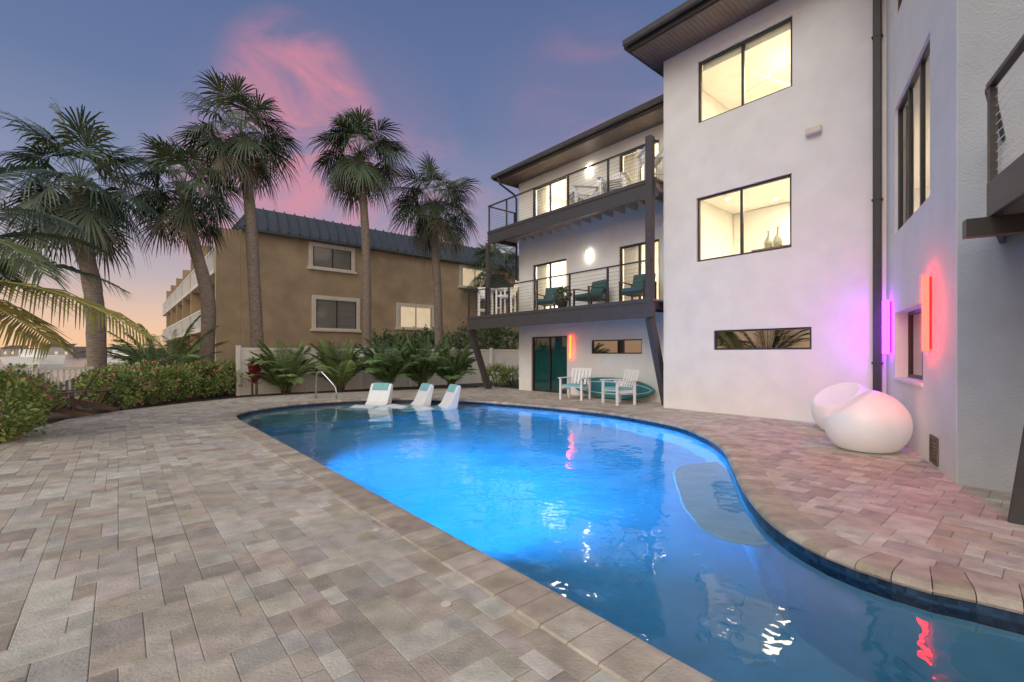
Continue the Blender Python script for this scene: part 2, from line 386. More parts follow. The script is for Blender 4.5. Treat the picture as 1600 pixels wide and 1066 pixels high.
mb=MB(); mb.prism([W(s,c,-.02) for s,c in polyA],(0,0,.03)); mb.box(6.4,13.04,11.88,15.49,-.02,.01,W); mb.build('ground_floor','intfloor',house)
w=window(FA,*hA[0],house); MB().box(hA[0][0]+.06,hA[0][1]-.06,.14,.15,8.25,8.44,FA).build('roller_shade','shade',w)
window(FA,*hA[1],house); window(FA,*hA[2],house,mull=(),fw=.04,b=.03,g='tint')
def curtain(w,h,n,st,m,off):
    mb=MB(); a1=h[1]-.06
    pts=[FD(a1-k*st,off+.02*(k%2),0) for k in range(n)]
    mb.add([(p.x,p.y,h[2]+.03) for p in pts]+[(p.x,p.y,h[3]-.04) for p in pts],[(k,k+1,n+k+1,n+k) for k in range(n-1)]); mb.build('curtain',m,w,fix=False)
w=window(FD,*hD[0],house,mull=(.5,),g='teal_glass',name='sliding_door'); curtain(w,hD[0],int((hD[0][1]-hD[0][0]-.1)/.05),.05,'tealbacking',.135)  # teal backing added behind the glass so the door is not black
window(FD,*hD[1],house,mull=(),fw=.035,b=.03,g='tint')
for h in hD[2:]:
    w=window(FD,*h,house,mull=(.5,),fw=.06,name='sliding_door'); curtain(w,h,14,.04,'curtain',.17)
w=window(FB,*hB[0],house,mull=(.33,.66),b=.04); window(FB,*hB[1],house,mull=(.5,),b=.17,g='tint'); window(FB,*hB[2],house,mull=(.33,.66),b=.04)
MB().box(1.38,3.35,-.03,-.002,.95,1.0,FB).build('window_sill','stucco',house,bevel=.008)
rp=[(6.87,9.67),(2.35,9.67),(.95,6.2),(-3.9,6.2),(-3.9,16.3),(6.87,16.3)]
rf=MB().prism([W(s,c,8.935) for s,c in rp],(0,0,.26)).build('roof','char',house)
inset=[(6.80,9.74),(2.42,9.74),(1.0,6.27),(-3.8,6.27),(-3.8,16.2),(6.80,16.2)]
mb=MB().prism([W(s,c,8.902) for s,c in inset],(0,0,.03))
for k in range(70):
    s=6.75-k*.10
    if s>2.4: mb.box(s-.012,s+.012,9.76,10.66,8.892,8.901,W)
for k in range(9): mb.box(6.52,6.79,10.75+k*.1,10.774+k*.1,8.892,8.901,W)
mb.build('soffit','soffit',rf)
mb=MB(); mb.beam(W(6.93,9.58,9.10),W(2.2,9.58,9.10),.12,.14); mb.beam(W(6.93,9.66,9.10),W(6.93,16.3,9.10),.12,.14); mb.build('gutter','fascia',rf,bevel=.015)
rf2=MB().prism([W(s,c,ZT+.04) for s,c in [(6.49,10.85),(13.72,10.85),(13.72,16.3),(6.9,16.3),(6.9,11.5),(6.49,11.5)]],(0,0,.2)).build('lower_roof','char',house)
mb=MB(); mb.box(6.5,13.66,10.91,11.665,ZT+.005,ZT+.035,W)
for k in range(71): mb.box(6.55+k*.1,6.574+k*.1,10.92,11.66,ZT-.005,ZT+.0045,W)
mb.build('soffit','soffit',rf2)
mb=MB(); mb.beam(W(6.5,10.78,ZT+.17),W(13.79,10.78,ZT+.17),.12,.13); mb.beam(W(13.79,10.85,ZT+.17),W(13.79,16,ZT+.17),.12,.13); mb.build('gutter','fascia',rf2,bevel=.015)
mb=MB(); mb.box(2.02,2.14,10.56,10.665,0,8.89,W)
for z in (1.2,4.2,7.2): mb.box(2.0,2.16,10.555,10.668,z,z+.04,W)
mb.build('downspout','char',house,bevel=.01)
MB().tube([W(13.45,10.8,8.0),W(13.42,10.85,7.75),W(13.33,11.5,7.45),W(13.32,11.6,7.3),W(13.32,11.6,3)],.04,8).build('downspout','char',house,smooth=True)
def balcony(s0,s1,c0,c1,z0,z1,zr,posts,joistmat):
    d=MB(); k=s0
    while k<s1-.02:
        d.box(k,min(k+.138,s1),c0+.055,c1,z1-.035,z1,W); k+=.142
    bal=d.build('balcony','deckboard',house)
    mb=MB(); mb.box(s0,s1,c0,c0+.05,z0,z1+.01,W); mb.box(s0,s1,c0-.02,c0-.002,z1-.09,z1+.015,W); mb.box(s1-.05,s1,c0+.052,c1,z0+.1,z1-.04,W); mb.build('fascia','fascia',bal,bevel=.006)
    mb=MB(); mb.box(s0+.01,s1-.06,c0+.06,c0+.16,z0+.02,z1-.24,W); mb.build('girder','fascia',bal)
    n=int((s1-s0)/.42)
    for i in range(n):
        s=s0+.12+i*(s1-s0-.3)/(n-1); MB().box(s-.022,s+.022,c0+.052,c1,z1-.23,z1-.037,W).build('joist',joistmat,bal)
    for s in posts: MB().box(s-.025,s+.025,c0+.005,c0+.05,z1+.012,zr-.03,W).build('rail_post','char',bal)
    MB().box(s1-.05,s1-.005,c1-.08,c1-.03,z1+.002,zr-.03,W).build('rail_post','char',bal)
    mb=MB(); mb.box(s0,s1,c0-.003,c0+.055,zr-.025,zr+.01,W); mb.box(s1-.06,s1,c0+.062,c1,zr-.025,zr+.01,W); mb.build('top_rail','char',bal,bevel=.005)
    mb=MB(); nC=9
    for i in range(nC):
        z=z1+.09+i*(zr-z1-.15)/(nC-1)
        mb.tube([W(s0,c0+.027,z),W(s1-.03,c0+.027,z)],.004,4); mb.tube([W(s1-.027,c0+.03,z),W(s1-.027,c1,z)],.004,4)
    mb.build('cable_railing','steel',bal,fix=False)
    return bal
bal2=balcony(6.5,13.46,10.32,11.66,5.40,5.85,6.80,[8.0,9.5,11.0,12.4,13.4],'joist')
bal1=balcony(6.5,14.55,10.17,11.66,2.30,2.77,3.76,[7.9,9.3,10.7,12.1,13.4,14.48],'fascia')
MB().beam(W(6.62,10.26,2.31),W(6.62,10.26,6.9),.2,.16,up=Vector((UX,UY,0))).build('support_post','fascia',bal2,bevel=.01)
MB().beam(W(13.38,10.28,2.78),W(13.38,10.28,5.41),.14,.14,up=Vector((UX,UY,0))).build('support_post','fascia',bal2,bevel=.01)
MB().beam(W(6.62,10.26,2.3),W(6.72,11.2,0),.22,.16,up=Vector((UX,UY,0))).build('support_post','fascia',bal1,bevel=.01)
MB().beam(W(14.45,10.25,2.32),W(14.35,11.05,0),.22,.16,up=Vector((UX,UY,0))).build('support_post','fascia',bal1,bevel=.01)
P0=W(.345,5.385); FQ=frame(P0,(-eB.x,-eB.y),(mB.x,mB.y)); LQ=2.3
def qpoly(ins,z): 
    a=FQ(.02+ins*.3,ins,z); b2=FQ(LQ,ins,z); c=FQ(LQ,2.6,z); return [a,b2,c,W(-2.6,6.80,z),W(.345-ins*.2,6.80,z)]
bal3=MB().prism(qpoly(.055,2.735),(0,0,.035)).build('balcony','deckboard',house)
mb=MB(); mb.box(0,LQ,0,.05,2.50,2.78,FQ); mb.beam(W(.32,5.46,2.62),W(.32,6.80,2.62),.05,.22); mb.build('fascia','fascia',bal3,bevel=.006)
mb=MB(); mb.box(-.02,.08,-.14,2.2,2.35,2.495,FQ)
for b2 in (-.04,.22,.5): mb.tube([FQ(-.045,b2,2.42),FQ(-.021,b2,2.42)],.022,6)
mb.build('girder','char',bal3)
for i in range(5): MB().box(.45+i*.42,.494+i*.42,.06,2.3,2.54,2.732,FQ).build('joist','fascia',bal3)
for a in (.03,1.15,2.26): MB().box(a-.03,a+.03,.005,.05,2.782,3.55,FQ).build('rail_post','char',bal3)
mb=MB(); mb.box(0,LQ,-.005,.06,3.55,3.59,FQ); mb.beam(W(.33,5.46,3.57),W(.33,6.80,3.57),.06,.04); mb.build('top_rail','char',bal3,bevel=.005)
mb=MB()
for i in range(10):
    z=2.85+i*.073; mb.tube([FQ(0,.027,z),FQ(LQ,.027,z)],.004,4); mb.tube([W(.33,5.45,z),W(.33,6.80,z)],.004,4)
mb.build('cable_railing','steel',bal3,fix=False)
MB().beam(W(.17,5.70,0),FQ(.06,.45,2.36),.2,.14,up=Vector((UX,UY,0))).build('support_post','fascia',bal3,bevel=.01)
def wall_lamp(F,a,z0,z1,em,label,w=.023,dp=.09):
    t=thing('wall_lamp',label,'wall lamp',F(a,0,z0))
    MB().box(a-w*.6,a+w*.6,-.025,-.002,z0+.02,z1-.02,F).build('backplate','char',t)
    MB().box(a-w,a+w,-dp,-.027,z0,z1,F).build('light_tube',em,t)
wall_lamp(FB,1.0,1.43,2.38,'red_em','tall glowing red light bar on the angled white wall beside the recessed window')
wall_lamp(FB,3.60,1.39,2.32,'purple_em','tall glowing purple light bar by the black downspout',.035,.12)
wall_lamp(FD,dpx(893),1.22,2.0,'orange_em','glowing amber light bar beside the teal sliding door')
wall_lamp(FD,dpx(921),4.42,4.72,'white_em','bright white wall light above the lower balcony',.05)
wall_lamp(FD,dpx(921),7.2,7.5,'white_em','bright white wall light above the upper balcony',.05)
a,z=onplane(1273,207,W(0,10.67),(UX,UY),(NX,NY))
t=thing('security_light','small white floodlight box high on the white wall right of the windows','lamp',FA(a,0,z))
MB().box(a-.09,a+.09,-.03,-.002,z-.07,z+.07,FA).build('backplate','white',t,bevel=.01)
MB().box(a-.14,a+.14,-.13,-.032,z-.05,z+.08,FA).build('housing','cream',t,bevel=.02)
t=thing('vent_cover','small tan louvred vent at the foot of the angled wall','vent',FB(.9,0,.05))
mb=MB(); mb.box(.68,.72,-.02,-.002,.04,.38,FB); mb.box(.98,1.02,-.02,-.002,.04,.38,FB); mb.box(.72,.98,-.02,-.002,.34,.38,FB); mb.box(.72,.98,-.02,-.002,.04,.08,FB); mb.build('frame','wood',t)
mb=MB()
for k in range(6): mb.box(.722,.978,-.016,-.004,.09+k*.042,.115+k*.042,FB)
mb.build('louvre','wood',t)
def area(name,loc,size,power,col,rot=(0,0,0)):
    l=bpy.data.lights.new(name,'AREA'); l.size=size; l.energy=power; l.color=col
    o=bpy.data.objects.new(name,l); COL.objects.link(o); o.location=loc; o.rotation_euler=rot; return o
warm=(1,.82,.57)
area('room_light',W(3.4,12.8,5.55),1.8,265,warm); area('room_light',W(3.4,12.8,8.62),1.8,265,warm)
area('room_light',W(8.2,13.0,5.55),1.5,200,warm); area('room_light',W(8.2,13.0,7.6),1.5,190,warm)
area('room_light',W(11.5,13.0,5.55),1.5,200,warm); area('room_light',W(11.5,13.0,7.6),1.5,190,warm)
for k,(s,c) in enumerate(((4.86,13.6),(5.7,12.6))):
    p=W(s,c,5.6); t=thing('ceiling_light',('small round ceiling light seen at the right of the middle window','small round ceiling light seen at the left of the middle window')[k],'ceiling light',p,'ceiling lights behind the middle window')
    MB().lathe([(.09,0),(.09,.018)],p,16).build('trim_ring','white',t); MB().lathe([(.07,-.006),(.07,-.001)],p,16).build('lamp','white_em',t)
fc=W(4.6,12.4,8.3); t=thing('ceiling_fan','white ceiling fan seen through the top right window','ceiling fan',fc)
MB().lathe([(.015,.0),(.015,.4)],(fc.x,fc.y,fc.z),8).build('downrod','white',t)
MB().lathe([(.02,-.12),(.1,-.1),(.11,-.02),(.03,.01)],(fc.x,fc.y,fc.z),14).build('hub','white',t,smooth=True)
for k in range(4):
    a=k*PI/2+.4; d=Vector((cos(a),sin(a),0)); MB().beam(fc+d*.1-Z*.05,fc+d*.65-Z*.05,.12,.015).build('blade','white',t)
tb=W(4.1,11.7,2.76); t=thing('bar_table','dark high table behind the middle window holding two vases','table',tb)
MB().box(3.4,4.6,11.35,12.0,3.78,3.83,W).build('tabletop','wood',t,bevel=.006)
for s in (3.45,4.55):
    for c in (11.4,11.95): MB().box(s-.03,s+.03,c-.03,c+.03,2.755,3.778,W).build('leg','wood',t)
for k,(s,c,h) in enumerate(((4.35,11.7,.46),(4.12,11.62,.5))):
    p=W(s,c,3.831); o=MB().lathe([(.06,0),(.09,.06),(.1,.18),(.06,.28),(.025,.34),(.022,h-.03),(.032,h)],p,14).build('vase','palevase',smooth=True)
    tag(o,('left','right')[k]+' bottle vase on the table behind the middle window','vase')
# ---------------------------------------------------------------- neighbour building
K=atY(376,21.0); FNf=frame(K,(NX,NY),(UX,UY))
nb=thing('apartment_building','tan stucco apartment building with dark grey metal roof behind the palms','building',K)
mb=MB(); mb.box(0,22,0,34,-.06,7.2,FNf); mb.build('wall','tan',nb)
mb=MB(); 
mb.add([FNf(-.1,-.25,7.12),FNf(22,-.25,7.12),FNf(22,.55,8.3),FNf(.55,.55,8.3),FNf(-.1,34,7.12),FNf(.55,34,8.3),FNf(22,34,8.3),FNf(22,34,7.12)],[(0,1,2,3),(0,3,5,4),(3,2,6,5),(0,4,7,1)])
rfn=mb.build('roof','roofmetal',nb,fix=False)
mb=MB()
for k in range(46):
    a=.1+k*.47; a2=max(a,.55)
    mb.beam(FNf(a,-.25,7.17),FNf(a2,.54,8.34),.05,.09)
for k in range(60):
    b2=.3+k*.5; mb.beam(FNf(-.09,b2,7.15),FNf(.54,b2,8.32),.045,.05)
mb.build('roof_seam','roofmetal',rfn,fix=False)
mb=MB(); mb.box(-.12,22,-.3,-.2,7.0,7.12,FNf); mb.build('gutter','roofmetal',nb)
def nwin(x0,x1,y0,y1,g):
    a0,z1=onplane(x0,y0,K,(NX,NY),(UX,UY)); a1,_=onplane(x1,y0,K,(NX,NY),(UX,UY)); _,z0=onplane(x0,y1,K,(NX,NY),(UX,UY))
    z1=min(z1,6.95)
    mb=MB(); t=.2
    mb.box(a0,a0+t,-.07,-.003,z0,z1,FNf); mb.box(a1-t,a1,-.07,-.003,z0,z1,FNf); mb.box(a0+t,a1-t,-.07,-.003,z1-t,z1,FNf); mb.box(a0-.08,a1+.08,-.12,-.003,z0-.12,z0-.001,FNf); mb.box(a0+t,a1-t,-.07,-.003,z0,z0+.06,FNf)
    w=mb.build('window','cream',nb,bevel=.01)
    mb=MB(); mb.box(a0+t,a1-t,-.02,-.004,z0+.06,z1-t,FNf); mb.build('pane',g,w)
    mb=MB(); m=(a0+a1)/2; f=.05
    for x in (a0+t,m-f/2,a1-t-f): mb.box(x,x+f,-.045,-.021,z0+.06,z1-t,FNf)
    mb.build('sash','char',w)
nwin(482,554,375,417,'darkglass'); nwin(487,562,461,514,'darkglass'); nwin(619,678,473,512,'litglass'); nwin(717,765,413,447,'litglass')
for k in range(7):
    b0=.05+k*4.6
    MB().box(-.95,-.01,b0,b0+.25,-.06,7.0-.0*k,FNf).build('partition','tan',nb)
    for z in (2.7,5.2):
        sl=MB().box(-1.0,-.01,b0+.26,b0+4.55,z-.2,z,FNf).build('side_balcony','cream',nb)
        mb=MB(); mb.box(-.98,-.93,b0+.26,b0+4.55,z+.9,z+.96,FNf)
        for j in range(22): mb.box(-.97,-.94,b0+.4+j*.19,b0+.43+j*.19,z+.001,z+.9,FNf)
        mb.build('railing','white',sl)
        MB().box(-.012,-.003,b0+1.0,b0+3.6,z+.02,z+2.05,FNf).build('balcony_door','darkglass',nb)
# ---------------------------------------------------------------- fences
fo=atY(372,15.8); FF=frame(fo,(NX,NY),(UX,UY))
fn=thing('privacy_fence','tall white vinyl privacy fence in front of the tan apartment building','fence',fo)
for k in range(7):
    a=k*2.2; mb=MB(); mb.box(a-.065,a+.065,-.065,.065,-.06,1.62,FF); mb.box(a-.08,a+.08,-.08,.08,1.622,1.66,FF); mb.build('post','vinyl',fn,bevel=.008)
    if k<6:
        mb=MB(); x=a+.075
        while x<a+2.12: mb.box(x,x+.148,-.012,.012,.0,1.5,FF); x+=.15
        mb.box(a+.07,a+2.13,-.03,.03,1.502,1.59,FF); mb.box(a+.07,a+2.13,-.03,.03,-.05,-.002,FF); mb.build('panel','vinyl',fn)
p0=atY(-160,10.2); p1=atY(215,13.6); d=(p1-p0); Lf=d.length; d.normalize(); FP2=frame(p0,(d.x,d.y),(-d.y,d.x))
pf=thing('picket_fence','low white picket fence beyond the hedge at the waterfront','fence',p0)
n=int(Lf/1.8)
for k in range(n+1):
    a=k*Lf/n; MB().box(a-.05,a+.05,-.05,.05,-.06,1.12,FP2).build('post','vinyl',pf,bevel=.01)
mb=MB(); mb.box(0,Lf,-.02,.02,.95,1.03,FP2); mb.box(0,Lf,-.02,.02,.15,.22,FP2); mb.build('rail','vinyl',pf)
mb=MB(); x=.12
while x<Lf: mb.box(x,x+.045,-.012,.012,.221,.949,FP2); x+=.115
mb.build('picket','vinyl',pf)
# ---------------------------------------------------------------- foliage
def strip(mb,pts,ws,wv,col):
    vs=[]
    for p,w in zip(pts,ws): vs+=[p-wv*w,p+wv*w]
    mb.add(vs,[(2*i,2*i+1,2*i+3,2*i+2) for i in range(len(pts)-1)],col)
def fan_frond(mb,base,az,el,Lp,Lb,col,droop,n=28,dr=1.):
    dd=Vector((cos(az)*cos(el),sin(az)*cos(el),sin(el))); p=base.copy(); pts=[]
    for k in range(5):
        pts.append(p.copy()); p=p+dd*(Lp/4); dd=(dd+Vector((0,0,-droop*.25))).normalized()
    mb.tube(pts,[.02,.014,.011,.009,.008],3,tuple(x*1.2 for x in col))
    q=pts[-1]; side=dd.cross(Z)
    if side.length<.15: side=Vector((-sin(az),cos(az),0))
    side.normalize(); nr=side.cross(dd).normalized()
    roll=R.uniform(-.6,.6); side,nr=side*cos(roll)+nr*sin(roll),nr*cos(roll)-side*sin(roll)
    for i in range(n):
        t=-1+2*i/(n-1); ang=t*1.9+R.uniform(-.04,.04)
        dv=(dd*cos(ang)+side*sin(ang)+nr*(-.08-.18*abs(t))).normalized()
        L=Lb*(.72+.28*cos(ang*.8))*R.uniform(.85,1.06)
        o=q+dd*(.25*Lb*max(0,cos(ang)))-Z*(.04*Lb*max(0,cos(ang))); wv=dv.cross(nr).normalized()
        g=R.uniform(.5,1.4)*dr
        pp=[o,o+dv*L*.45-Z*(.03*L*g),o+dv*L*.74-Z*(.14*L*g),o+dv*L*.92-Z*(.36*L*g)]
        k=R.uniform(.8,1.2)
        strip(mb,pp,[.010,.028,.017,.003],wv,tuple(x*k for x in col))
def fan_palm(name,label,path,r0,r1,crad,nf,group,seed):
    R.seed(seed)
    base=Vector(path[0]); t=thing(name,label,'palm tree',(base.x,base.y,0),group)
    P=[Vector(p) for p in path]; pts=[]
    for i in range(len(P)-1):
        a=P[max(i-1,0)]; b2=P[i]; c=P[i+1]; d=P[min(i+2,len(P)-1)]
        for j in range(8):
            u=j/8; pts.append(.5*((2*b2)+(c-a)*u+(2*a-5*b2+4*c-d)*u*u+(3*b2-a-3*c+d)*u**3))
    pts.append(P[-1])
    rs=[(r0+(r1-r0)*i/(len(pts)-1))*R.uniform(.95,1.05)*(1.25 if i==0 else 1) for i in range(len(pts))]
    mb=MB(); mb.tube(pts,rs,12); mb.build('trunk','trunk',t,smooth=True)
    top=P[-1]; mb=MB()
    for k in range(22):
        a=k*2.4; z=-.9+.045*k; d=Vector((cos(a),sin(a),0)); mb.beam(top+d*r1*.8+Z*z,top+d*(r1+.13)+Z*(z+.28),.07,.03)
    mb.build('leaf_base','trunk',t)
    mb=MB()
    for k in range(nf):
        u=k/(nf-1); el=1.4-2.15*u+R.uniform(-.25,.25); az=k*2.39996+R.uniform(-.4,.4)
        Lp=crad*R.uniform(.38,.62); Lb=crad*R.uniform(.47,.60)
        g=R.uniform(.65,1.2)
        c=(.070*g,.104*g,.056*g) if u<.90 else (.17*g,.135*g,.085*g)
        if u<.25: c=(.105*g,.15*g,.072*g)
        fan_frond(mb,top+Z*(.2*(1-u)),az,el,Lp,Lb,c,.45+.35*u)
    mb.build('crown','leaf',t,fix=False)
    return t
gp='tall fan palms beside the tan building'
def pt(px,py,Y): return Vector(((px-800)/FP*Y,Y,H+(552-py)/FP*Y))
def pathpx(L,Y):
    p=[pt(x,y,Y) for x,y in L]; b=p[0].copy(); b.z=-.06; return [b]+p
fan_palm('fan_palm','thick trunked fan palm leftmost in the row, standing beyond the hedge',pathpx([(152,580),(146,460),(128,370),(124,295)],13),.24,.19,2.05,42,gp,1)
fan_palm('fan_palm','fan palm with a strongly curved trunk left of the tan building',pathpx([(322,575),(325,470),(300,370),(288,300)],16),.24,.18,1.85,40,gp,2)
fan_palm('fan_palm','tallest fan palm at the left corner of the tan building',pathpx([(403,560),(396,420),(390,320),(376,218)],16.8),.22,.18,2.05,44,gp,3)
fan_palm('fan_palm','straight slim fan palm between the two stacks of building windows',pathpx([(573,560),(573,450),(570,350),(562,245)],19.6),.2,.16,2.0,44,gp,4)
fan_palm('fan_palm','shorter fan palm nearest the balcony in front of the tan wall',pathpx([(686,560),(684,460),(680,390),(680,322)],22.2),.22,.18,2.25,46,gp,5)
fan_palm('fan_palm','dark fan palm half hidden behind the lower balcony',pathpx([(768,560),(772,500),(774,425)],29),.2,.18,2.3,34,gp,6)
def pin_frond(mb,base,az,el,L,n,ll,col,droop,wd=.016,hang=.3):
    dd=Vector((cos(az)*cos(el),sin(az)*cos(el),sin(el))); p=base.copy(); pts=[p.copy()]; m=14
    for k in range(m):
        p=p+dd*(L/m); dd=(dd+Vector((0,0,-droop/m*(.5+k/m)))).normalized(); pts.append(p.copy())
    mb.tube(pts,[.014*L**.5*(1-.8*k/m) for k in range(m+1)],4,tuple(x*1.3 for x in col))
    for i in range(n):
        t=.16+.84*i/(n-1); f=t*m; k=min(int(f),m-1); po=pts[k].lerp(pts[k+1],f-k); tg=(pts[k+1]-pts[k]).normalized()
        sd=tg.cross(Z)
        if sd.length<.1: sd=Vector((-sin(az),cos(az),0))
        sd.normalize()
        l=ll*(.35+.65*sin(PI*min(1,.12+t*.86)))*R.uniform(.88,1.08)
        for sg in (-1,1):
            dv=(tg*(.5+.4*t)+sd*sg*.85+Z*R.uniform(.0,.2)).normalized()
            wv=dv.cross(Z); wv=(wv.normalized()*.6+Z*.6*sg).normalized() if wv.length>.1 else sd
            k2=R.uniform(.8,1.2); h=hang*R.uniform(.7,1.3)
            strip(mb,[po,po+dv*l*.5-Z*(.12*l*h),po+dv*l*.97-Z*(.75*l*h)],[wd*.5,wd,wd*.15],wv,tuple(x*k2 for x in col))
R.seed(21)
cb=pt(-200,440,7.2); t=thing('coconut_palm','feather palm with arching fronds, the low ones tinted as if lit yellow, reaching in at the left edge','palm tree',(cb.x-.4,cb.y,0))
MB().tube([(cb.x-.4,cb.y,-.07),(cb.x-.3,cb.y,1.2),(cb.x-.05,cb.y,cb.z-.3),(cb.x,cb.y,cb.z)],[.2,.15,.13,.14],12).build('trunk','trunk',t,smooth=True)
mb=MB()
for az,el,L,dr,c in ((.02,.10,4.4,.85,(.30,.27,.05)),(-.10,.62,3.3,1.75,(.13,.16,.06)),(.10,.85,3.2,1.6,(.09,.12,.07)),(.28,1.1,3.0,1.4,(.08,.115,.065)),(-.25,1.0,2.8,1.5,(.09,.13,.07)),(.5,.45,3.2,1.2,(.11,.15,.06)),  # yellow low fronds: a garden light's glow put into the leaf colour
    (1.1,.8,3.2,1.4,(.09,.13,.06)),(1.9,.6,3.2,1.3,(.09,.13,.06)),(2.8,.7,3.2,1.3,(.09,.13,.06)),(3.6,.5,3.2,1.3,(.09,.13,.06)),(4.4,.7,3.0,1.3,(.09,.13,.06)),(-.8,.7,2.9,1.4,(.09,.13,.06)),(-.12,-.05,3.4,.7,(.26,.21,.05))):
    pin_frond(mb,cb,az,el,L,62,.9,c,dr,.02,.6)
mb.build('crown','leaf',t,fix=False)
def feather_clump(name,label,loc,h,spread,nf,col,group,seed):
    R.seed(seed); t=thing(name,label,'palm shrub',loc,group); mb=MB(); st=MB()
    for k in range(nf):
        a=R.uniform(0,2*PI); o=Vector((loc[0]+cos(a)*R.uniform(0,.14),loc[1]+sin(a)*R.uniform(0,.14),loc[2]))
        hs=R.uniform(.08,.3)*h; st.tube([o,o+Z*hs+Vector((cos(a),sin(a),0))*.04],[.022,.014],5)
        g=R.uniform(.7,1.35); az=a+R.uniform(-.4,.4)
        pin_frond(mb,o+Z*hs+Vector((cos(a),sin(a),0))*.04,az,R.uniform(.75,1.5),h*R.uniform(.7,1.1),26,.36*spread,tuple(x*g for x in col),R.uniform(.7,1.6),.017,.3)
    mb.build('fronds','leaf',t,fix=False); st.build('stems','bark',t); return t
ga='feathery palms along the white fence'
for k,(px,py,h,lab) in enumerate(((447,617,1.55,'feathery palm in the fence bed just left of the pool handrail'),(533,614,1.6,'feathery palm in the fence bed behind the handrail'),(608,611,1.75,'feathery palm in the fence bed behind the left pool lounger'),(660,609,1.8,'dark feathery palm in the fence bed behind the middle pool lounger'),(706,608,1.65,'feathery palm in the fence bed left of the slanted balcony post'))):
    feather_clump('feather_palm',lab,G(px,py,-.06),h,1.35,46,(.16,.225,.065) if k in(0,1) else (.11,.18,.06),ga,40+k)
feather_clump('feather_palm','pale green feathery palm beyond the hedge left of the curved trunk',atY(255,15.2,-.06),2.2,1.8,32,(.18,.25,.09),None,50)
feather_clump('feather_palm','tall feathery palm showing only as a dark reflection in the long slit window',(-12.5,3.4,-.06),4.2,3.0,18,(.06,.09,.04),None,51)
def leaf_cloud(mb,ctr,rad,n,size,cols,thr=-.15,fr=1.6,low=-1):
    k=0; tries=0; ctr=Vector(ctr)
    while k<n and tries<n*12:
        tries+=1
        d=Vector((R.gauss(0,1),R.gauss(0,1),R.gauss(0,1))).normalized()
        if d.z<low: continue
        rr=R.uniform(.25,1)**.45*(1+.35*mnoise.noise(d*2.2+ctr))
        p=ctr+Vector((d.x*rad[0],d.y*rad[1],d.z*rad[2]))*rr
        if mnoise.noise(p*fr)<thr: continue
        k+=1
        o=(d+Vector((R.uniform(-1,1),R.uniform(-1,1),R.uniform(-.6,1)))).normalized(); w=o.cross(Vector((R.uniform(-1,1),R.uniform(-1,1),R.uniform(-1,1)))).normalized()
        s=size*R.uniform(.6,1.3); c=R.choice(cols); g=R.uniform(.7,1.3)
        mb.add([p,p+o*s*.5+w*s*.28,p+o*s,p+o*s*.5-w*s*.28],[(0,1,2,3)],tuple(x*g for x in c))
GR=[(.23,.33,.085),(.28,.37,.10),(.16,.25,.07),(.34,.37,.12)]
def shrub(name,label,loc,rad,h,n,size,cols,flow,group,seed,cat='shrub'):
    R.seed(seed); t=thing(name,label,cat,loc,group); loc=Vector(loc)
    st=MB()
    for k in range(9):
        a=R.uniform(0,2*PI); q=loc+Vector((cos(a)*rad*.6,sin(a)*rad*.6,h*R.uniform(.5,.85))); st.tube([loc+Vector((cos(a),sin(a),0))*.06,loc.lerp(q,.5)+Z*.06,q],[.016,.011,.005],5)
    st.build('stems','bark',t)
    mb=MB(); leaf_cloud(mb,loc+Z*(h*.52),(rad,rad,h*.50),n,size,cols)
    for k in range(26):
        a=R.uniform(0,2*PI); r=rad*R.uniform(.1,.8); b0=loc+Vector((cos(a)*r,sin(a)*r,h*R.uniform(.7,.95)))
        for j in range(5):
            o=Vector((R.uniform(-1,1),R.uniform(-1,1),R.uniform(.2,1))).normalized(); w=o.cross(Vector((R.uniform(-1,1),R.uniform(-1,1),.3))).normalized(); s=size*R.uniform(.7,1.2); p=b0+Z*j*size*.5
            mb.add([p,p+o*s*.5+w*s*.25,p+o*s,p+o*s*.5-w*s*.25],[(0,1,2,3)],R.choice(cols))
    mb.build('leaves','leaf',t,fix=False)
    if flow:
        mb=MB()
        for k in range(flow[0]):
            d=Vector((R.gauss(0,1),R.gauss(0,1),R.gauss(.4,1))).normalized(); p=loc+Z*(h*.55)+Vector((d.x*rad,d.y*rad,d.z*h*.5))*R.uniform(.92,1.12); g=R.uniform(.7,1.3)
            for q in range(6):
                a=q*1.047; e=Vector((cos(a),sin(a),.5*((q%2)*2-1))); w=Vector((-sin(a),cos(a),.3))
                mb.add([p,p+e*.035+w*.02,p+e*.07,p+e*.035-w*.02],[(0,1,2,3)],tuple(x*g for x in flow[1]))
        mb.build('flowers','leaf',t,fix=False,kind='stuff')
    return t
gh='flowering hedge shrubs along the deck edge'
hp=[(172,642),(222,634),(268,628),(312,623),(352,619),(387,616)]
hl=['hedge shrub with pink flowers nearest the wooden chairs','second hedge shrub from the wooden chairs','third hedge shrub from the wooden chairs','third hedge shrub from the red leaved plant','second hedge shrub from the red leaved plant','hedge shrub touching the red leaved plant']
for k,(px,py) in enumerate(hp):
    shrub('hedge_shrub',hl[k],G(px,py,-.06)+Vector((-.15,.3,0)),.75,1.08+.06*(k%2),3200,.085,GR,(28,(.70,.18,.20)),gh,60+k)
shrub('flowering_shrub','large pink flowered shrub at the left edge of the picture nearest the camera',G(2,698,-.06)+Vector((-.3,.15,0)),.62,1.15,3200,.085,GR,(40,(.70,.18,.22)),None,70)
shrub('flowering_shrub','low shrub between the left edge shrub and the wooden chairs',G(38,664,-.06)+Vector((-.3,.2,0)),.62,.95,2200,.08,GR,(22,(.70,.18,.22)),None,71)
shrub('flowering_shrub','shrub in front of the picket fence behind the wooden chairs',G(20,634,-.06),.85,1.05,2400,.085,GR,(20,(.66,.17,.2)),None,72)
DK=[(.085,.14,.06),(.11,.165,.065),(.13,.155,.075)]
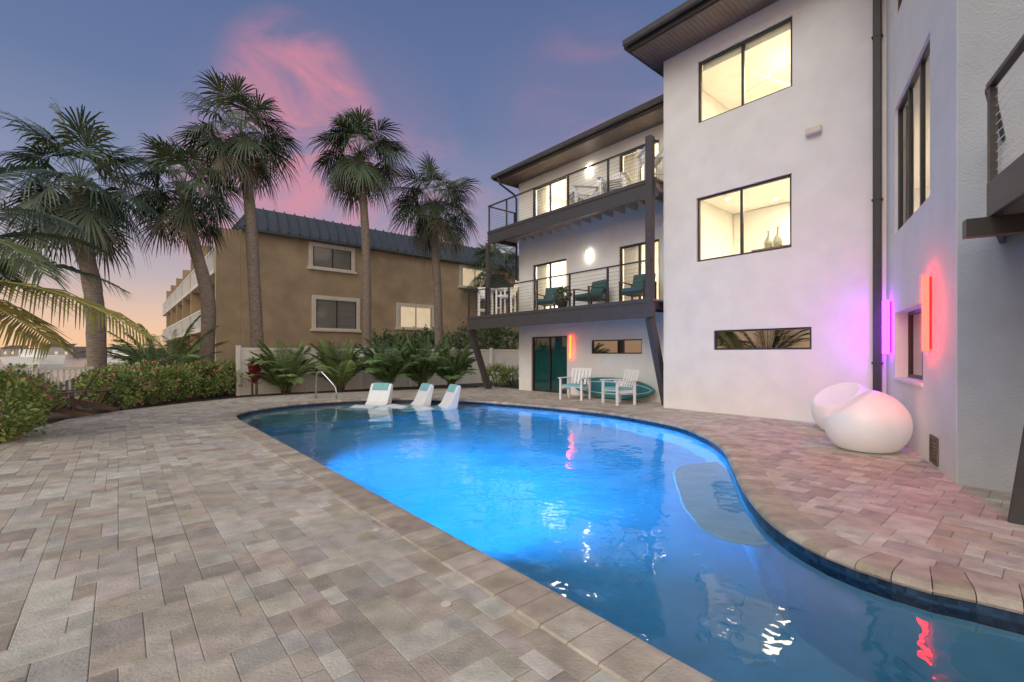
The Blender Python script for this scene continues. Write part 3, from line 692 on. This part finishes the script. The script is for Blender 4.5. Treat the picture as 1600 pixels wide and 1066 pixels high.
shrub('leafy_tree','dark leafy tree behind the white fence right of the slim palm',atY(615,23.2,-.06),1.7,2.4,2600,.2,DK,None,None,80,'tree')
shrub('leafy_tree','dark leafy tree behind the white fence at the shorter palm',atY(672,25,-.06),1.5,2.6,2600,.2,DK,None,None,81,'tree')
shrub('leafy_tree','bushy tree behind the fence beside the lower balcony end',atY(752,27.5,-.06),2.0,3.2,3000,.2,DK,None,None,82,'tree')
shrub('leafy_tree','bushy tree behind the fence beyond the slanted balcony post',atY(800,27.5,-.06),1.8,3.0,2400,.2,DK,None,None,83,'tree')
shrub('low_shrub','yellow green shrub beside the foot of the slanted balcony post',G(776,604,-.06),.6,.9,1300,.09,GR,None,None,84)
shrub('low_shrub','small shrub at the left corner of the house wall',G(800,602,-.06),.5,.75,900,.09,GR,None,None,85)
R.seed(90); lc=G(402,620,-.06); t=thing('red_leaf_plant','dark red long leaved plant between hedge and feathery palms','plant',lc)
mb=MB(); st=MB()
for k in range(6):
    o=lc+Vector((R.uniform(-.2,.2),R.uniform(-.15,.15),0)); hh=R.uniform(.5,1.15); st.tube([o,o+Z*hh],[.02,.012],5)
    for j in range(16):
        az=R.uniform(0,2*PI); el=R.uniform(.4,1.3); d=Vector((cos(az)*cos(el),sin(az)*cos(el),sin(el))); w=d.cross(Z).normalized(); b0=o+Z*hh*R.uniform(.5,1); L=R.uniform(.38,.55)
        strip(mb,[b0,b0+d*L*.35,b0+d*L*.7-Z*.03,b0+d*L-Z*.12],[.012,.045,.04,.004],w,(.30*R.uniform(.6,1.3),.04,.055))
mb.build('leaves','leaf',t,fix=False); st.build('stems','bark',t)
# ---------------------------------------------------------------- furniture
def legs(t,x,yf,yb,zf,zb,w,m):
    for sx in (-1,1):
        MB().box(sx*x-w/2,sx*x+w/2,yf-w/2,yf+w/2,0,zf).build('leg',m,t,bevel=.006)
        MB().box(sx*x-w/2,sx*x+w/2,yb-w/2,yb+w/2,0,zb).build('leg',m,t,bevel=.006)
def slat_chair(name,label,cat,m,sh,back,arm,w=.30,group=None):
    t=thing(name,label,cat,(0,0,0),group)
    legs(t,w,-.28,.27,arm if arm else sh-.03,arm if arm else sh-.03,.06,m)
    mb=MB()
    for k in range(6): y=-.30+k*.098; mb.box(-w+.032,w-.032,y,y+.085,sh-.025,sh)
    mb.box(-w+.032,-w+.07,-.25,.24,sh-.09,sh-.027); mb.box(w-.07,w-.032,-.25,.24,sh-.09,sh-.027); mb.build('seat',m,t,bevel=.006)
    mb=MB(); lean=.14
    for k in range(6):
        x=-w+.06+k*(2*w-.12)/5; mb.beam((x,.29,sh+.06),(x,.29+lean,back-.05),.07,.02,up=Vector((0,1,0)))
    mb.beam((-w+.0,.29+lean+.005,back-.02),(w,.29+lean+.005,back-.02),.03,.075); mb.beam((-w+.03,.285,sh+.03),(w-.03,.285,sh+.03),.03,.06)
    mb.build('backrest',m,t,bevel=.005)
    if arm:
        for sx in (-1,1): MB().box(sx*w-.05,sx*w+.05,-.36,.33,arm+.002,arm+.03).build('armrest',m,t,bevel=.006)
    return t
def rot_to(dx,dy): return math.atan2(dx,-dy)
facepool=rot_to(-NX,-NY)
g='white slatted garden armchairs on the patio'
c1=slat_chair('garden_armchair','white slatted armchair on the patio nearer the teal sliding door','armchair','white',.40,.92,.64,.35,g)
MB().box(-.305,.305,-.30,.25,.402,.46).build('seat_cushion','tealpale',c1,bevel=.02)
c2=copy_tree(c1)
place(c1,W(9.35,10.5,.003),facepool+.25); place(c2,W(7.72,10.45,.003),facepool-.35,'white slatted armchair on the patio at the tail of the paddleboard')
g='white bar chairs on the lower balcony'
b1=slat_chair('bar_chair','white high bar chair at the left end of the lower balcony','bar chair','white',.72,1.2,.92,.25,g)
for y in (-.28,.27): MB().box(-.22,.22,y-.02,y+.02,.25,.29).build('footrest','white',b1)
b2_=copy_tree(b1)
place(b1,W(14.1,10.7,2.772),facepool+1.0); place(b2_,W(12.8,10.65,2.772),facepool-1.0,'white high bar chair on the lower balcony nearer the doors')
b3=copy_tree(b1); place(b3,W(7.0,10.9,5.852),facepool+.9,'white high bar chair on the upper balcony by the tower wall'); b3['group']='white chairs on the upper balcony'
tb=W(13.45,10.75,2.772); t=thing('bar_table','white high square table between two bar chairs on the lower balcony','table',tb)
MB().box(tb.x-.36,tb.x+.36,tb.y-.36,tb.y+.36,tb.z+.96,tb.z+1.0).build('tabletop','white',t,bevel=.01)
for sx in(-1,1):
    for sy in(-1,1): MB().box(tb.x+sx*.3-.03,tb.x+sx*.3+.03,tb.y+sy*.3-.03,tb.y+sy*.3+.03,tb.z,tb.z+.958).build('leg','white',t)
def adirondack(label,m,group):
    t=thing('adirondack_chair',label,'garden chair',(0,0,0),group)
    for sx in(-1,1):
        MB().box(sx*.32-.025,sx*.32+.025,-.45,-.36,0,.54).build('leg',m,t,bevel=.005)
        MB().beam((sx*.27,-.42,.33),(sx*.27,.48,.03),.04,.11).build('leg',m,t,bevel=.005)
        MB().box(sx*.35-.07,sx*.35+.07,-.5,.32,.542,.565).build('armrest',m,t,bevel=.008)
    mb=MB()
    for k in range(6): y=-.45+k*.095; z=.40-.33*(y+.45)*1.0; mb.beam((-.3,y,z),(.3,y,z),.085,.02)
    mb.build('seat',m,t,bevel=.004)
    mb=MB()
    for k in range(7):
        x=-.24+k*.08; hh=.95-.09*((k-3)/3)**2*1.2; mb.beam((x*.9,.12,.22),(x*1.1,.12+.35*(hh-.22)/.73,hh),.068,.018,up=Vector((0,1,0)))
    mb.beam((-.34,.30,.53),(.34,.30,.53),.03,.05); mb.build('backrest',m,t,bevel=.004); return t
g='white chairs on the upper balcony'
a1=adirondack('white low garden chair on the upper balcony left of the bar chair','white',g); a2=copy_tree(a1)
place(a1,W(9.35,10.95,5.852),facepool-.5); place(a2,W(8.2,10.95,5.852),facepool+.4,'white low garden chair on the upper balcony in front of the lit doors')
g='brown wooden chairs by the hedge'
a1=adirondack('brown wooden low chair by the hedge at the deck edge, nearer the camera','wood',g); a2=copy_tree(a1)
place(a1,G(100,655,-.06)+Vector((0,.05,0)),-.9); place(a2,G(138,645,-.06)+Vector((0,.05,0)),-.6,'brown wooden low chair by the hedge, the farther of the pair')
t1=thing('lounge_chair','teal cushioned lounge chair on the lower balcony left of the potted plant','lounge chair',(0,0,0),'teal lounge chairs on the lower balcony')
for sx in(-1,1):
    mb=MB(); mb.box(sx*.36-.025,sx*.36+.025,-.36,-.31,0,.58); mb.box(sx*.36-.025,sx*.36+.025,.31,.36,0,.58); mb.box(sx*.36-.03,sx*.36+.03,-.37,.37,.582,.61); mb.build('side_frame','char',t1,bevel=.005)
MB().box(-.33,.33,-.34,.34,.24,.28).build('seat_frame','char',t1)
MB().box(-.325,.325,-.36,.24,.282,.42).build('seat_cushion','teal',t1,bevel=.04)
mb=MB(); mb.prism([(-.325,.22,.425),(-.325,.36,.43),(-.325,.46,.86),(-.325,.33,.88)],(.65,0,0)); mb.build('back_cushion','teal',t1,bevel=.035)
t2=copy_tree(t1); t3=copy_tree(t1)
place(t1,W(10.9,10.95,2.772),facepool+.3); place(t2,W(9.15,10.95,2.772),facepool-.2,'teal cushioned lounge chair on the lower balcony right of the potted plant'); place(t3,W(7.45,10.95,2.772),facepool+.1,'teal cushioned lounge chair on the lower balcony before the right lit door')
pp=W(10.0,10.62,2.772); t=thing('potted_plant','small leafy plant in a dark pot on the lower balcony','potted plant',pp)
MB().lathe([(.13,0),(.18,.3),(.2,.34),(.16,.34)],pp,14).build('pot','clay',t,smooth=True)
R.seed(95); mb=MB(); leaf_cloud(mb,pp+Z*.48,(.26,.26,.22),260,.12,DK); mb.build('leaves','leaf',t,fix=False)
def lounger(label,group):
    t=thing('pool_lounger',label,'pool lounger',(0,0,0),group)
    pr=[(.46,.86),(.37,.89),(.28,.72),(.10,.37),(-.02,.27),(-.2,.26),(-.5,.33),(-.62,.32),(-1.0,.25),(-1.15,.22),(-1.18,.18),(-1.15,0),(.28,0),(.31,.1),(.36,.36)]
    MB().prism([(-.35,y,z) for y,z in pr],(.70,0,0)).build('body','white',t,bevel=.035)
    mb=MB(); q=[(.485,.82),(.475,.895),(.36,.91),(.27,.77),(.25,.70),(.28,.69),(.38,.865),(.45,.865),(.47,.82)]
    mb.prism([(-.25,y,z) for y,z in q],(.50,0,0)); mb.build('headrest','tealpale',t,bevel=.008); return t
g='white loungers standing in the shallow end of the pool'
l1=lounger('white pool lounger leftmost in the pool, facing the camera',g); l2=copy_tree(l1); l3=copy_tree(l1)
def sp(px,Y): return atY(px,Y,-.398)
place(l1,sp(586,13.5),-.25); place(l2,sp(648,13.4),rot_to(-1,-.7),'middle white pool lounger, turned to the left'); place(l3,sp(690,13.0),rot_to(-1,-.55),'rightmost white pool lounger, leaning back to the right')
def egg(label,loc,axis,rad,h,group):
    me=MB(); nu,nv=48,36; ax=Vector(axis).normalized(); vs=[];fs=[]
    for j in range(nv+1):
        th=PI*j/nv
        for i in range(nu):
            ph=2*PI*i/nu; d=Vector((sin(th)*cos(ph),sin(th)*sin(ph),cos(th)))
            k=d.dot(ax); hc=.72
            if k>hc:
                q=(k-hc)/(1-hc); d=d-ax*((k-hc)+.10*(1-(1-q)**2))
            vs.append(Vector((loc[0]+d.x*rad,loc[1]+d.y*rad,d.z*h*.58)))
    fl=-.44*h
    for v in vs:
        if v.z<fl: v.z=fl+(v.z-fl)*.1
    zmin=min(v.z for v in vs)
    for v in vs: v.z+=loc[2]-zmin
    for j in range(nv):
        for i in range(nu): fs.append((j*nu+i,j*nu+(i+1)%nu,(j+1)*nu+(i+1)%nu,(j+1)*nu+i))
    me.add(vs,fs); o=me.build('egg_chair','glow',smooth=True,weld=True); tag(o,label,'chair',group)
    md=o.modifiers.new('Sub','SUBSURF'); md.levels=1; md.render_levels=2
    return o
g='round white egg shaped chairs by the angled wall'
p=W(1.75,8.25,.003); egg('round white egg chair nearer the camera by the angled wall',p,(-.55,.35,.85),.52,.84,g)
p=W(2.36,9.80,.003); egg('round white egg chair farther back under the purple light bar',p,(-.6,-.1,.85),.53,.86,g)
pb=W(8.6,11.45,.003); t=thing('paddleboard','teal paddleboard on its edge against the house wall behind the armchairs','paddleboard',pb)
def board(off0,off1,k,ky,name,m):
    n=48; ring_=[]
    for i in range(n):
        a=2*PI*i/n; x=cos(a)
        y=math.copysign(max(0,1-abs(x)**2.4)**.62,sin(a))
        ring_.append((x*1.5*k,y*.32*ky))
    def P(x,y,o): return W(8.70+x,11.40+y*.22+o,.34+y*.97-o*.2)
    mb=MB(); mb.add([P(x,y,off0) for x,y in ring_]+[P(x,y,off1) for x,y in ring_],[tuple(range(n)),tuple(range(n,2*n))]+[(i,(i+1)%n,n+(i+1)%n,n+i) for i in range(n)])
    return mb.build(name,m,t,bevel=.02 if off1-off0>.05 else 0)
board(-.055,.055,1,1,'hull','tealgloss'); board(-.060,-.057,.95,.60,'deck_stripe','white'); board(-.065,-.062,.94,.53,'deck_pad','tealgloss')
a=G(494,623); b_=a+Vector((.72,-.25,0))
t=thing('pool_handrail','bent stainless steel pool handrail at the far edge of the pool','handrail',a)
MB().tube([a,a+Z*.62,a+Z*.76+(b_-a)*.03,a+Z*.83+(b_-a)*.12,a+Z*.82+(b_-a)*.3,a+Z*.5+(b_-a)*.78,a+Z*.36+(b_-a)*.95,a+Z*.2+(b_-a)*1.0,b_-Z*.06],.026,10).build('rail','steel',t,smooth=True)
MB().lathe([(.05,0),(.05,.02),(.03,.03)],(a.x,a.y,.012),12).build('flange','steel',t)
for k,(px,py) in enumerate(((697,944),(588,828))):
    p=G(px,py,.003); o=MB().lathe([(.03,0),(.03,.003),(.012,.004)],p,16).build('drain_cap','cream',smooth=False)
    tag(o,('small round cap set in the paving nearest the camera','small round cap set in the paving farther from the camera')[k],'drain cap')
# ---------------------------------------------------------------- far waterfront
mb=MB(); mb.add([(-500,5,-.05),(-16.5,15.5,-.05),(-52,60,-.05),(-150,240,-.05),(-500,300,-.05)],[(0,1,2,3,4)]); tag(mb.build('bay_water','bay',fix=False),kind='structure')
R.seed(5); mb=MB(); n=160; vs=[];fs=[]
for i in range(n+1):
    x=-420+i*2.6; hh=2.3+1.5*mnoise.noise(Vector((x*.09,0,0)))+1.1*mnoise.noise(Vector((x*.4,3,0)))
    vs+=[(x,172,-.05),(x,173.5,hh),(x,180,hh*1.05),(x,184,-.05)]
for i in range(n):
    for k in range(3): fs.append((4*i+k,4*i+k+1,4*i+4+k+1,4*i+4+k))
mb.add(vs,fs); tag(mb.build('far_treeline','far',fix=False),'low dark line of trees on the far shore at the left','trees',kind='stuff')
for k,(px,w,h,lab) in enumerate(((20,9,3.2,'pale low building on the far shore nearest the left edge'),(88,12,3.8,'pale wide building on the far shore left of the thick palm trunk'),(182,9,3.0,'pale low building on the far shore right of the thick palm trunk'))):
    p=atY(px,165); t=thing('far_building',lab,'building',p,'buildings on the far shore')
    MB().box(p.x-w/2,p.x+w/2,p.y,p.y+5,-.05,h).build('wall','farwall',t); MB().prism([(p.x-w/2-.3,p.y-.4,h+.01),(p.x+w/2+.3,p.y-.4,h+.01),(p.x+w/2-1,p.y+2.5,h+1),(p.x-w/2+1,p.y+2.5,h+1)],(0,.3,.05)).build('roof','roofmetal',t)
    for j in range(3): x=p.x-w*.3+j*w*.3; MB().box(x-.5,x+.5,p.y-.05,p.y-.005,1.0,2.0).build('window','litglass',t)
def boat(px,Y,Ln,lab):
    p=atY(px,Y,-.05); t=thing('boat',lab,'boat',p,'boats moored on the bay')
    o=[(-.5,.0),(-.45,.12),(.2,.14),(.5,0),(.2,-.14),(-.45,-.12)]
    mb=MB(); mb.add([(p.x+x*Ln*.92,p.y+y*Ln*.8,-.05) for x,y in o]+[(p.x+x*Ln,p.y+y*Ln,.9+(.3 if x>.4 else 0)) for x,y in o],[(0,1,2,3,4,5),(6,7,8,9,10,11)]+[(i,(i+1)%6,6+(i+1)%6,6+i) for i in range(6)]); mb.build('hull','white',t)
    MB().box(p.x-Ln*.2,p.x+Ln*.15,p.y-Ln*.07,p.y+Ln*.07,.92,1.9).build('cabin','white',t,bevel=.1)
    MB().tube([(p.x,p.y,1.9),(p.x,p.y,4.2)],[.04,.02],6).build('mast','steel',t)
boat(55,60,8,'white motor boat on the bay left of the thick palm trunk'); boat(195,75,8,'white motor boat on the bay right of the thick palm trunk')
# ---------------------------------------------------------------- light
def pool_light(s,power,spread,yaw=0,size=.3):
    p=W(s,2.02,-.6); o=area('underwater_light',p,size,power,(.02,.38,1.0)); o.data.spread=math.radians(spread)
    d=Vector((NX,NY,0))+Vector((UX,UY,0))*yaw; d.z=-.10
    o.rotation_euler=(-d).to_track_quat('Z','Y').to_euler()
    return o
pool_light(4.6,330,124,.2); pool_light(7.2,170,120,-.1)
su=bpy.data.lights.new('afterglow_sun','SUN'); su.energy=1.2; su.angle=math.radians(40); su.color=(1,.92,.82)
so=bpy.data.objects.new('afterglow_sun',su); COL.objects.link(so); so.rotation_euler=Vector((-.5,-.62,.6)).to_track_quat('Z','Y').to_euler()
wd=bpy.data.worlds.new('World'); sc.world=wd; wd.use_nodes=True; N=wd.node_tree.nodes; L=wd.node_tree.links
bg=N['Background']; tc=N.new('ShaderNodeTexCoord'); sx=N.new('ShaderNodeSeparateXYZ'); L.new(tc.outputs['Generated'],sx.inputs[0])
def ramp(stops):
    r=N.new('ShaderNodeValToRGB'); cr=r.color_ramp
    cr.elements[0].position=stops[0][0]; cr.elements[0].color=(*stops[0][1],1); cr.elements[1].position=stops[-1][0]; cr.elements[1].color=(*stops[-1][1],1)
    for p,c in stops[1:-1]:
        e=cr.elements.new(p); e.color=(*c,1)
    L.new(sx.outputs['Z'],r.inputs[0]); return r
rp_=ramp([(0,(.96,.57,.31)),(.05,(.84,.55,.40)),(.13,(.52,.43,.46)),(.26,(.255,.285,.43)),(.43,(.13,.185,.35)),(.75,(.065,.11,.26))])
rb_=ramp([(0,(1.30,.86,.54)),(.15,(1.20,.93,.70)),(.4,(1.10,1.02,.91)),(1,(.95,.99,1.0))])  # sky behind the camera, brightened to light the house walls
nz=N.new('ShaderNodeTexNoise'); nz.inputs['Scale'].default_value=3.8; nz.inputs['Detail'].default_value=6; nz.inputs['Roughness'].default_value=.55; nz.inputs['Distortion'].default_value=.8
mp=N.new('ShaderNodeMapping'); mp.inputs['Rotation'].default_value=(0,.65,0); mp.inputs['Scale'].default_value=(1,1,2.2); L.new(tc.outputs['Generated'],mp.inputs[0]); L.new(mp.outputs[0],nz.inputs['Vector'])
def blob(px,py,lo,amp):
    d=Vector(((px-800)/FP,1,(552-py)/FP)).normalized()
    dt=N.new('ShaderNodeVectorMath'); dt.operation='DOT_PRODUCT'; dt.inputs[1].default_value=d; L.new(tc.outputs['Generated'],dt.inputs[0])
    m=N.new('ShaderNodeMapRange'); m.interpolation_type='SMOOTHSTEP'; m.inputs[1].default_value=lo; m.inputs[2].default_value=1; m.inputs[3].default_value=0; m.inputs[4].default_value=amp; L.new(dt.outputs['Value'],m.inputs[0]); return m.outputs[0]
def maxed(bs):
    acc=None
    for bb in bs:
        v=blob(*bb)
        if acc is None: acc=v
        else:
            m=N.new('ShaderNodeMath'); m.operation='MAXIMUM'; L.new(acc,m.inputs[0]); L.new(v,m.inputs[1]); acc=m.outputs[0]
    return acc
acc=maxed(((460,145,.991,.75),(490,195,.990,.9),(450,240,.988,.7),(510,310,.981,.8),(650,335,.980,.45),(350,320,.985,.4),(940,180,.982,.2)))
nm=N.new('ShaderNodeMapRange'); nm.interpolation_type='SMOOTHSTEP'; nm.inputs[1].default_value=.36; nm.inputs[2].default_value=.66; L.new(nz.outputs[0],nm.inputs[0])
ml=N.new('ShaderNodeMath'); ml.operation='MULTIPLY'; L.new(acc,ml.inputs[0]); L.new(nm.outputs[0],ml.inputs[1])
hz=maxed(((520,290,.95,.12),(900,220,.97,.06)))
a2=N.new('ShaderNodeMath'); a2.operation='ADD'; a2.use_clamp=True; L.new(ml.outputs[0],a2.inputs[0]); L.new(hz,a2.inputs[1])
mx=N.new('ShaderNodeMix'); mx.data_type='RGBA'; L.new(a2.outputs[0],mx.inputs[0]); L.new(rp_.outputs[0],mx.inputs[6]); mx.inputs[7].default_value=(.80,.27,.33,1)
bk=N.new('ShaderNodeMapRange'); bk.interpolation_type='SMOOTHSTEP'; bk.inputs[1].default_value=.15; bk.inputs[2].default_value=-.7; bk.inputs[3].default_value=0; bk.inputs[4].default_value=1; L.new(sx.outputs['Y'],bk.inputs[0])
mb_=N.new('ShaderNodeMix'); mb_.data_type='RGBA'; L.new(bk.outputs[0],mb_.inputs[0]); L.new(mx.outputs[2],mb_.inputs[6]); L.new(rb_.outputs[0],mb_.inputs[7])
sk=N.new('ShaderNodeTexSky'); sk.sky_type='NISHITA'; sk.sun_disc=False; sk.sun_elevation=math.radians(2); sk.sun_rotation=math.radians(222)
s2=N.new('ShaderNodeVectorMath'); s2.operation='SCALE'; s2.inputs['Scale'].default_value=.02; L.new(sk.outputs[0],s2.inputs[0])
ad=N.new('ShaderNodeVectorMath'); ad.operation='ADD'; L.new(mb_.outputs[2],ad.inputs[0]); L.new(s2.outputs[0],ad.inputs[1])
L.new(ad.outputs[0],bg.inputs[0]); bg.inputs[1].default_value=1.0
cam=bpy.data.cameras.new('camera'); co=bpy.data.objects.new('camera',cam); COL.objects.link(co); co.location=(0,0,H); co.rotation_euler=(PI/2,0,0)
cam.sensor_width=36; cam.lens=FP/1600*36; cam.shift_y=19/1600; cam.clip_end=3000; cam.clip_start=.05
sc.camera=co
